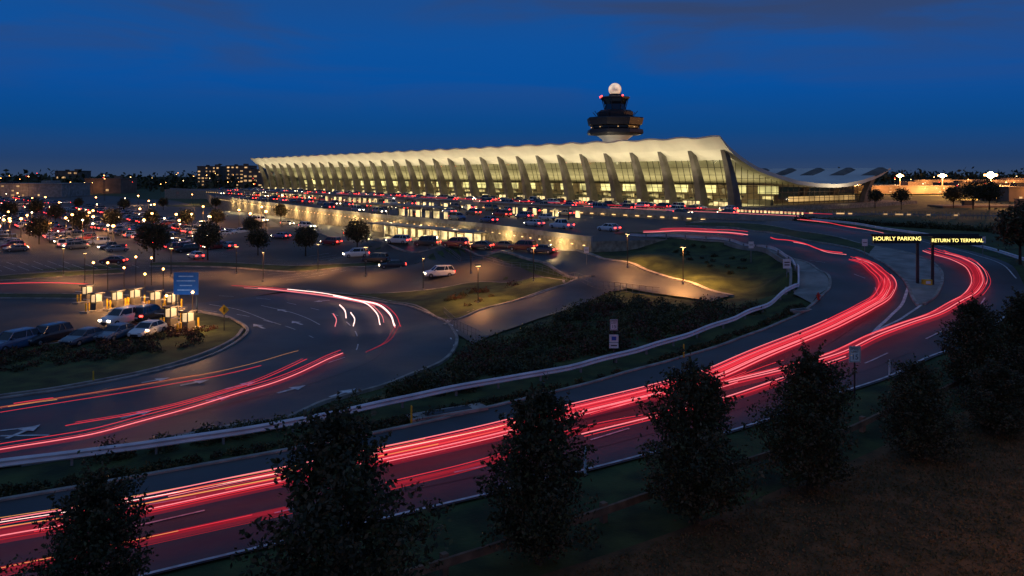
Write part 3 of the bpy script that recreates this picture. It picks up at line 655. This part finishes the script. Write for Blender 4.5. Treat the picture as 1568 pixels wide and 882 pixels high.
def roundtree(seed,Ht=6.5,R=2.4):
    r=np.random.default_rng(seed); mb=MB()
    mb.cyl((0,0,-.2),(0,0,Ht*.35),.16,.11,'bark',8); pts=[]
    for i in range(34):
        az=i*2.4; t=(i+.5)/34; el=math.acos(1-1.75*t); rr=R*r.uniform(.45,.95)
        c=np.array([math.cos(az)*math.sin(el)*rr,math.sin(az)*math.sin(el)*rr,Ht*.62+math.cos(el)*rr*1.0])
        if i%2==0: mb.cyl((0,0,Ht*.3),tuple(c),.07,.02,'bark',5,False)
        pts.append(c+r.normal(size=(75,3))*.42)
    mb.leaves(np.concatenate(pts),.20,['leafA','leafA','leafB','leafC'])
    return mb.mesh('round_tree_mesh')
RT=[roundtree(11),roundtree(12,7,2.6),roundtree(13,6,2.2)]
for i,(px,py,h) in enumerate([(236,402,8),(318,399,7),(395,392,6),(468,393,6.5),(547,388,6.5),(60,375,7.5),(122,362,7.5),(172,358,7),(232,352,6.5),(285,352,6.5),(332,352,6),(55,335,8),(14,342,8),(385,365,5),(430,340,6),(330,322,6),(190,326,6),(120,322,6),(250,322,6),(85,345,7)]):
    x,y,z=G(px,py); s=h/6.5; put('deciduous_tree',RT[i%3],(x,y,z),i*1.1,scale=(s,s,s))
for i,(px,py,h) in enumerate([(1460,320,7),(1490,322,8),(1515,322,9),(1340,318,6),(1380,320,6),(1562,405,8)]):
    x,y,z=W(px,py,5) if py<400 else G(px,py); s=h/6.5; put('deciduous_tree',RT[i%3],(x,y,z),i*1.1,scale=(s,s,s))
def shrubs(name,pix,size,n_leaf,mats,leaf=.12):
    mb=MB()
    for px,py in pix:
        x,y,z=G(px,py); r=size*random.uniform(.6,1.3); n=int(n_leaf*min(1.2,r/size+.1))
        q=rng.normal(size=(n,3)); q/=np.linalg.norm(q,axis=1)[:,None]; q*=rng.uniform(.5,1.05,(n,1))*r*(1+.15*rng.normal(size=(n,1))); q[:,2]=np.abs(q[:,2])*.95
        c=random.choice(mats); mb.leaves(q+np.array([x,y,z]),leaf,[c,c,random.choice(mats)])
    return mb.obj(name)
def inpoly(x,y,poly):
    c=False;j=len(poly)-1
    for i in range(len(poly)):
        xi,yi=poly[i];xj,yj=poly[j]
        if (yi>y)!=(yj>y) and x<(xj-xi)*(y-yi)/(yj-yi)+xi: c=not c
        j=i
    return c
def scatter(poly,n):
    wp=[G(*p)[:2] for p in poly]
    xs=[p[0] for p in wp]; ys=[p[1] for p in wp]; out=[]
    while len(out)<n:
        x=random.uniform(min(xs),max(xs)); y=random.uniform(min(ys),max(ys))
        if inpoly(x,y,wp): out.append(proj(x,y,H(x,y)))
    return out
shrubs('shrub_mass',scatter([(720,545),(840,495),(930,462),(1060,468),(1150,472),(1185,465),(1100,498),(940,545),(760,590),(700,600),(640,612),(560,622),(640,590),(700,560)],230),1.1,190,['leafC','leafA','leafR','leafC'],.13)
shrubs('hedge',[(x,y) for x,y in [(165,702),(190,699),(250,688),(315,676),(330,673),(368,668),(400,660),(430,655),(458,649),(490,640),(515,634),(545,628),(575,618),(600,610),(625,603),(650,596)]],.85,480,['leafC','leafC','leafA'],.09)
shrubs('groundcover_bed',scatter([(0,752),(200,722),(450,677),(700,624),(945,572),(1100,520),(1180,490),(1210,470),(1230,470),(1170,500),(1040,545),(850,597),(640,647),(450,684),(190,730),(0,765)],330),.34,80,['leafC','leafA'],.08)
shrubs('shrub_bed',scatter([(-60,550),(0,545),(120,530),(200,512),(255,500),(335,505),(300,530),(225,550),(100,565),(0,580),(-60,585)],120),.8,190,['leafC','leafR','leafR','leafA'],.12)
shrubs('shrub_bed',scatter([(650,460),(700,450),(790,440),(750,462),(700,478)],14),.8,150,['leafC','leafR'],.13)
shrubs('hedge',[(1220+i*6,338+i*.35) for i in range(60)],1.1,110,['leafA','leafC'],.2)
shrubs('groundcover_bed',scatter([(1000,372),(1090,380),(1150,400),(1140,430),(1060,400)],25),.4,60,['leafC','leafA'],.12)
mb=MB(); P=[]
wp=[G(*p)[:2] for p in [(600,975),(900,870),(1100,800),(1290,725),(1480,640),(1620,600),(1620,900),(1100,920),(700,985)]]
xs=[p[0] for p in wp]; ys=[p[1] for p in wp]
while len(P)<22000:
    x=random.uniform(min(xs),max(xs)); y=random.uniform(min(ys),max(ys))
    if inpoly(x,y,wp): P.append((x,y))
P=np.array(P); Z=Hn(P[:,0],P[:,1])+.07
Pn=np.column_stack([P,Z+rng.uniform(0,.05,len(P))])
mb.leaves(Pn,.06,['tuft','tuft','leafC']); mb.obj('grass_tufts')
mb=MB()
for i in range(900):
    px=random.uniform(-300,1850); Yd=random.uniform(750,1500) if px<900 else random.uniform(1000,1800); x=(px-CX)/F*Yd; h=random.uniform(9,19); z=H(x,Yd)
    q=rng.normal(size=(26,3))*np.array([5,5,h*.28]); q[:,2]=np.abs(q[:,2]+h*.5); mb.leaves(q+np.array([x,Yd,z]),3.2,['leafA','leafC'])
mb.obj('distant_trees')
# ---------------------------------------------------------------- distant buildings
SOD=(1,.42,.12)
def building(name,px0,px1,ytop,Yd,zb,rows,k='brick',win='win',dep=30,p=.6,pw=0):
    x0=(px0-CX)/F*Yd; x1=(px1-CX)/F*Yd; zt=HC+(HY-ytop)*Yd/F; mb=MB(); w=x1-x0; h=zt-zb
    mb.box((0,dep/2,h/2),(w,dep,h),k); mb.box((0,dep/2,h+.3),(w+1,dep+1,.6),k)
    mb.box((w*.2,dep/2,h+1.5),(w*.12,dep*.3,2.2),k); mb.box((-w*.25,dep/2,h+1.2),(w*.08,dep*.2,1.6),'dark')
    rh=h/rows; nc=max(2,int(w/(rh*1.1)))
    for r in range(rows):
        for c in range(nc):
            if random.random()<p: mb.box((-w/2+(c+.5)*w/nc,-.1,rh*(r+.55)),(w/nc*random.uniform(.3,.62),.2,rh*random.uniform(.25,.4)),win)
    o=mb.obj(name,((x0+x1)/2,Yd,zb))
    if pw:
        for i in range(max(1,int(w/25))): light('wall_floodlight','POINT',(-w/2+12+i*25,-9,6),pw,SOD,o,size=.4)
building('office_building',302,336,255,900,-2,7); building('office_building',346,380,254,880,-2,7); building('office_building',372,402,260,800,-2,5)
building('office_building',84,120,262,1000,-2,4,p=.35); building('parking_garage',-40,95,282,600,-2,3,'concrete','win',40,.3,1500); building('warehouse',130,185,274,700,-2,2,'brick','win',30,.3,1500)
building('airport_concourse',1308,1460,286,430,5,2,'brick','win',30,.4,12000); building('airport_concourse',1545,1700,288,300,5,2,'brick','win',20,.4,9000)
building('hangar',1470,1545,281,620,5,2,'brick','win',40,.3,18000); building('cargo_building',1400,1640,276,900,4,3,'brick','win',40,.3,18000)
building('service_building',1445,1640,318,240,5,1,'brick','win',8,.2,3000)
mb=MB(); 
for i in range(60):
    x,y,z=W(1230+i*6,331+i*.1,5); mb.box((x,y,z+.8),(.9,.12,.3),'win' if random.random()<.25 else 'concrete'); mb.box((x+.45,y,z+.7),(.1,.1,1.4),'concrete')
mb.obj('perimeter_fence')
# ---------------------------------------------------------------- lamps
def lamp_mesh(h,head):
    mb=MB(); mb.cyl((0,0,0),(0,0,.5),.16,.14,'concrete',8); mb.cyl((0,0,.5),(0,0,h),.07,.05,'bronze',8); mb.box((0,0,h+.08),(.75,.4,.18),'bronze'); mb.box((0,0,h-.02),(.55,.3,.05),head)
    return mb.mesh('lamp_mesh')
LMo=lamp_mesh(4.8,'lampwarm')
for px,py,pw in [(961,412,4000),(1046,437,10000),(817,433,2600),(732,467,3600),(648,447,1500),(487,417,3500),(403,433,3500),(362,421,2500),(721,420,2500),(130,435,3500),(97,425,2500),(262,425,3500),(560,425,2500)]:
    x,y,z=G(px,py); o=put('added_street_lamp',LMo,(x,y,z),random.uniform(0,3)); light('lamp_light','SPOT',(0,0,4.65),pw,SOD,o,size=.12,spot=155,blend=.7)
mb=MB(); mb.cyl((0,0,0),(0,0,11),.14,.09,'bronze',8); mb.box((0,.5,11.05),(.4,1.4,.18),'bronze'); mb.box((0,.8,10.94),(.3,.6,.04),'lamporange'); LT=mb.mesh('added_tall_lamp_mesh')
for x,y,pw in ((34,18,15000),(58,36,13000),(14,9,7000)):
    o=put('added_street_lamp',LT,(x,y,H(x,y)),0); light('lamp_light','SPOT',(0,.8,10.8),pw,SOD,o,size=.2,spot=150,blend=.8)  # unseen lamps outside the frame, added to warm the embankment and trees
def globe(h,k,r):
    mb=MB(); mb.cyl((0,0,0),(0,0,h),.11,.07,'bronze',8); mb.lathe((0,0,h),[(.1,-r*.8),(r,-.1),(r,.1),(.12,r*.8)],k,10); return mb.mesh('lot_lamp_mesh')
GL=[globe(5.5,'lamporange',.28),globe(5.0,'lamporange',.36),globe(5.5,'lampwhite',.22),globe(6.5,'lamporange',.3)]
k=0
for i in range(95):  # lot lamps at random spots, several added to warm the lot
    px=random.uniform(-10,560); py=random.uniform(306,382)
    if py>325+ (560-px)*.12+15: continue
    x,y,z=G(px,py); 
    if toSD(x,y)[1]<105 and z>-.5: continue
    k+=1; o=put('added_street_lamp',random.choice(GL),(x,y,z),0)
    if k%2==0: light('lamp_light','POINT',(0,0,4.6),2600,random.choice([SOD,(1,.55,.25),SOD]),o,size=.2)
mb=MB()
for i in range(130):
    left=i<48
    px=random.uniform(-20,480) if left else random.uniform(1300,1590); Yd=random.uniform(500,720); y=random.uniform(264,282) if left else random.uniform(268,306)
    x=(px-CX)/F*Yd; z=HC+(HY-y)*Yd/F; s=random.uniform(.18,.42) if left else random.uniform(.2,.55)
    mb.box((x,Yd,z),(s,s,s),random.choice(['lamporange','lampwarm','lampred','lamporange'])); mb.cyl((x,Yd,H(x,Yd)),(x,Yd,z-s/2),.08,.06,'bronze',5)
mb.obj('distant_lamp_posts')
for px,py,Yd,r,pw in ((1517,268,330,2.1,130000),(1443,269,420,1.8,90000),(1378,269,480,1.7,90000)):
    x=(px-CX)/F*Yd; z=HC+(HY-py)*Yd/F; zb=H(x,Yd); mb=MB(); mb.cyl((0,0,0),(0,0,z-zb-r*.8),.35,.2,'bronze',8)
    mb.lathe((0,0,z-zb),[(.2*r,-.6*r),(r*.6,-.3*r),(r*.6,.3*r),(.2*r,.6*r)],'floodcore',12)
    for a in range(8): mb.box((math.cos(a*.785)*r*1.0,math.sin(a*.785)*r*1.0,z-zb),(.35*r,.35*r,.35*r),'lamporange',a*.785)
    o=mb.obj('floodlight_mast',(x,Yd,zb)); light('floodlight','POINT',(0,-3,z-zb-1),pw,(1,.42,.12),o,size=1)
# ---------------------------------------------------------------- toll plaza
def booth(px,py):
    x,y,z=G(px,py); mb=MB()
    mb.box((0,0,.1),(4.2,1.1,.25),'kerb'); mb.box((0,0,.65),(1.2,.8,.9),'column')
    for sx in(-1,1):
        for sy in(-1,1): mb.box((sx*.56,sy*.36,1.6),(.1,.1,1.1),'dark')
    mb.box((0,0,1.55),(1.0,.6,.8),'boothglow'); mb.box((0,0,2.2),(1.6,1.2,.14),'dark'); mb.box((0,0,2.11),(1.0,.4,.05),'lampwarm')
    for sx in(-1.7,1.7,-1.2): mb.cyl((sx,0,.2),(sx,0,1.2),.1,.1,'yellow',8)
    mb.beam((1.1,.5,1.1),(1.1,3.0,1.15),.06,'white'); mb.box((1.1,.5,.6),(.3,.3,1.1),'white')
    o=mb.obj('toll_booth',(x,y,z+.15),math.radians(75)); light('booth_light','POINT',(0,-1.2,2.4),560,(1,.48,.17),o,size=.12); return o
for px,py in ((148,478),(180,474),(207,470),(238,474),(264,478),(288,510),(262,502),(134,464)): booth(px,py)
for px,py,hh in ((165,445,4),(208,440,4.5),(232,438,4.2),(250,452,3.6),(295,498,3.6),(255,498,3.2),(143,452,4.5),(190,455,4),(222,462,3.6),(275,470,4)):
    x,y,z=G(px,py); mb=MB(); mb.cyl((0,0,0),(0,0,hh),.06,.05,'bronze',6); mb.lathe((0,0,hh+.1),[(.05,-.15),(.17,0),(.05,.15)],'lamporange',8); mb.obj('plaza_lamp',(x,y,z))
# ---------------------------------------------------------------- signs
def textobj(body,size,loc,rot,mat,parent,ext=.01):
    c=bpy.data.curves.new('lettering','FONT'); c.body=body; c.size=size; c.align_x='CENTER'; c.align_y='CENTER'; c.extrude=ext
    o=bpy.data.objects.new('lettering',c); scene.collection.objects.link(o); o.location=loc; o.rotation_euler=rot; c.materials.append(M[mat]); o.parent=parent; return o
R90=math.radians(90)
def Up(px,py,ptop,base=None):
    x,y,z=G(px,py); return x,y,z,(py-ptop)*y/F
x,y,z,h=Up(1405,437,361); sc=y/F
mb=MB()
for xx in (0,23*sc): mb.cyl((xx,0,-1),(xx,0,h),.17,.15,'dark',10)
mb.box((11*sc,0,h+.1),(165*sc,.2,.25),'dark')
mb.box((-34*sc,-.15,h-.3),(70*sc,.45,.9),'black'); mb.box((58*sc,-.15,h-.5),(76*sc,.45,.9),'black')
for xx,ww,zz in ((-34*sc,70*sc,h-.3),(58*sc,76*sc,h-.5)):
    mb.box((xx,-.2,zz+.47),(ww+.1,.6,.06),'dark'); mb.box((xx,-.2,zz-.47),(ww+.1,.6,.06),'dark')
mb.box((12*sc,-.3,.3),(.9,.6,.8),'yellow'); mb.box((12*sc,-.62,.4),(.5,.04,.3),'white')
g=mb.obj('overhead_message_sign',(x,y,z))
textobj('HOURLY PARKING',.6,(-34*sc,-.40,h-.3),(R90,0,0),'led',g).scale=(1.05,1,1); textobj('RETURN TO TERMINAL',.54,(58*sc,-.40,h-.5),(R90,0,0),'led',g)
def speed(px,py,top,w,hh,txt,extra=False,rz=0):
    x,y,z,h=Up(px,py,top); mb=MB(); mb.box((0,.05,h/2),(.09,.07,h),'dark'); mb.box((0,0,h-hh/2),(w,.04,hh),'white')
    for sx in(-1,1): mb.box((sx*(w/2-.05),-.025,h-hh/2),(.025,.01,hh-.08),'black')
    for sz in(0.04,hh-.04): mb.box((0,-.025,h-sz),(w-.08,.01,.025),'black')
    if extra:
        mb.box((0,0,h-hh*1.75),(w*1.2,.04,hh*.7),'white'); mb.box((0,0,h-hh*2.4),(w*1.2,.04,hh*.5),'white'); mb.box((.0,-.03,h-hh*1.75),(w*.6,.01,w*.5),'blue'); mb.box((.0,-.03,h-hh*2.4),(w*.8,.01,w*.12),'black')
    o=mb.obj('speed_limit_sign',(x,y,z),rz)
    textobj('SPEED\nLIMIT',w*.27,(0,-.03,h-hh*.25),(R90,0,0),'black',o,.003); textobj(txt,w*.62,(0,-.03,h-hh*.68),(R90,0,0),'black',o,.003)
speed(1309,612,530,.75,1.05,'15'); speed(940,556,489,.6,.85,'15',True)
for px,py in ((1150,402),(1324,400),(1505,395),(898,408)):
    x,y,z=G(px,py); mb=MB(); mb.cyl((0,0,0),(0,0,2.6),.05,.05,'post',6); mb.box((0,-.06,2.4),(.7,.04,.9),'white'); mb.box((0,-.09,2.4),(.5,.01,.08),'black'); mb.obj('traffic_sign',(x,y,z))
x,y,z=G(1205,425); mb=MB(); mb.box((0,0,1.6),(.9,.04,1.1),'white'); mb.box((0,-.03,1.75),(.6,.01,.12),'black'); mb.box((0,-.03,1.45),(.6,.01,.12),'black'); mb.cyl((0,.05,0),(0,.05,1.6),.05,.05,'post',6); mb.obj('traffic_sign',(x,y,z))
x,y,z,h=Up(285,483,417); sc=y/F; mb=MB()
for xx in(-16*sc,16*sc): mb.box((xx,.12,h*.5),(.16,.14,h),'dark')
mb.box((0,0,h-17*sc),(38*sc,.08,34*sc),'blue')
for i,wd in enumerate((.6,.75,.5,.7)): mb.box((0,-.05,h-(6+i*7)*sc),(38*sc*wd,.01,1.6*sc),'signtxt')
o=mb.obj('blue_direction_sign',(x,y,z)); light('sign_light','SPOT',(0,-2.2,.5),200,(.9,.95,1),o,rot=(math.radians(135),0,0),size=.1,spot=100)
x,y,z,h=Up(343,510,470); mb=MB(); mb.cyl((0,.05,0),(0,.05,h-.3),.05,.05,'dark',6); r=.55
mb.add([(0,0,h-.3-r),(r,0,h-.3),(0,0,h-.3+r),(-r,0,h-.3),(0,.03,h-.3-r),(r,.03,h-.3),(0,.03,h-.3+r),(-r,.03,h-.3)],[(0,1,2,3),(7,6,5,4),(0,1,5,4),(1,2,6,5),(2,3,7,6),(3,0,4,7)],'yellow'); mb.box((0,-.01,h-.3),(.1,.01,.5),'black')
mb.obj('yellow_warning_sign',(x,y,z))
for px,py,hh,k in ((630,650,1.1,'yellow'),(1047,549,1.1,'yellow'),(143,588,1.0,'yellow'),(896,727,1.35,'white'),(1362,578,1.2,'white'),(1565,520,1.2,'white')):
    x,y,z=G(px,py); mb=MB(); mb.cyl((0,0,0),(0,0,hh),.07,.055,k,10); mb.lathe((0,0,hh),[(.055,0),(.04,.05),(.01,.07)],k,10); mb.cyl((0,0,0),(0,0,.05),.16,.16,'black',10); mb.obj('marker_post',(x,y,z))
x,y,z=G(1253,461); mb=MB(); mb.lathe((0,0,0),[(.2,0),(.2,.06),(.13,.08),(.13,.5),(.17,.52),(.17,.56),(.13,.62),(.06,.72),(.02,.76)],'red',12)
mb.cyl((-.25,0,.4),(.25,0,.4),.06,.06,'red',8); mb.cyl((0,-.22,.38),(0,0,.38),.08,.08,'red',8); mb.obj('fire_hydrant',(x,y,z+.15))
for px,py,l in ((685,636,5.2),(1228,478,2.0)):
    x,y,z=G(px,py); mb=MB(); mb.box((0,0,.12),(l,1.2,.34),'kerb'); mb.box((0,0,.3),(l*.6,.7,.04),'dark'); mb.obj('drainage_inlet',(x,y,z),math.radians(30))
# ---------------------------------------------------------------- sky
w=bpy.data.worlds.new('World'); scene.world=w; w.use_nodes=True; nt=w.node_tree; bg=nt.nodes['Background']; out=nt.nodes['World Output']
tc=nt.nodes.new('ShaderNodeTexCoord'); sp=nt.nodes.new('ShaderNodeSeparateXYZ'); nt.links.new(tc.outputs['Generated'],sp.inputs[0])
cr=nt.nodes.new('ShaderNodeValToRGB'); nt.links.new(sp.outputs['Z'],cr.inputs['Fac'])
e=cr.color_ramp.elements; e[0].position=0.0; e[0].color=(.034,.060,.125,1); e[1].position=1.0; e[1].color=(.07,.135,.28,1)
for p,c in ((.02,(.016,.050,.145)),(.055,(.003,.060,.225)),(.11,(.0005,.076,.33)),(.16,(.003,.080,.33)),(.22,(.010,.072,.27)),(.4,(.05,.12,.27))):
    q=e.new(p); q.color=(*c,1)
mp=nt.nodes.new('ShaderNodeMapping'); mp.inputs['Scale'].default_value=(1.5,1.5,9); mp.inputs['Rotation'].default_value=(0,math.radians(8),0); nt.links.new(tc.outputs['Generated'],mp.inputs[0])
no=nt.nodes.new('ShaderNodeTexNoise'); no.inputs['Scale'].default_value=1.9; no.inputs['Detail'].default_value=5; no.inputs['Roughness'].default_value=.5; no.inputs['Distortion'].default_value=.5; nt.links.new(mp.outputs[0],no.inputs['Vector'])
mr=nt.nodes.new('ShaderNodeMapRange'); mr.interpolation_type='SMOOTHSTEP'; mr.inputs['From Min'].default_value=.40; mr.inputs['From Max'].default_value=.66; mr.inputs['To Max'].default_value=1.0; nt.links.new(no.outputs['Fac'],mr.inputs['Value'])
mh=nt.nodes.new('ShaderNodeMapRange'); mh.inputs['From Min'].default_value=.07; mh.inputs['From Max'].default_value=.20; nt.links.new(sp.outputs['Z'],mh.inputs['Value'])
mm=nt.nodes.new('ShaderNodeMath'); mm.operation='MULTIPLY'; nt.links.new(mr.outputs[0],mm.inputs[0]); nt.links.new(mh.outputs[0],mm.inputs[1])
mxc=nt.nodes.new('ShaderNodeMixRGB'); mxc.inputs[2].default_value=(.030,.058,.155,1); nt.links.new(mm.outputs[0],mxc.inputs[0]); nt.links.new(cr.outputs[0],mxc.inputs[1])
sky=nt.nodes.new('ShaderNodeTexSky'); sky.sky_type='NISHITA'; sky.sun_disc=False; sky.sun_elevation=math.radians(1); sky.sun_rotation=math.radians(200)
bg2=nt.nodes.new('ShaderNodeBackground'); nt.links.new(sky.outputs[0],bg2.inputs[0]); bg2.inputs[1].default_value=.001
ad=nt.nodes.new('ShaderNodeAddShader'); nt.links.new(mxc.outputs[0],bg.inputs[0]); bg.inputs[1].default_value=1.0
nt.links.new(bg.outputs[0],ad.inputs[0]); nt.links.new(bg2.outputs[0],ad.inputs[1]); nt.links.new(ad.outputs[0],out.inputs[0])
sun=light('sun','SUN',(0,0,50),.07,(1,.68,.45),rot=(math.radians(70),0,math.radians(-20))); sun.data.angle=math.radians(12)
# ---------------------------------------------------------------- camera
cam=bpy.data.cameras.new('camera'); co=bpy.data.objects.new('camera',cam); scene.collection.objects.link(co)
co.location=(0,0,HC); co.rotation_euler=(R90,0,0); cam.lens=F/1568*36; cam.sensor_width=36; cam.shift_y=-(441-HY)/1568; cam.clip_end=20000; cam.clip_start=.5
scene.camera=co
scene.view_settings.view_transform='Standard'; scene.view_settings.look='None'; scene.view_settings.exposure=0
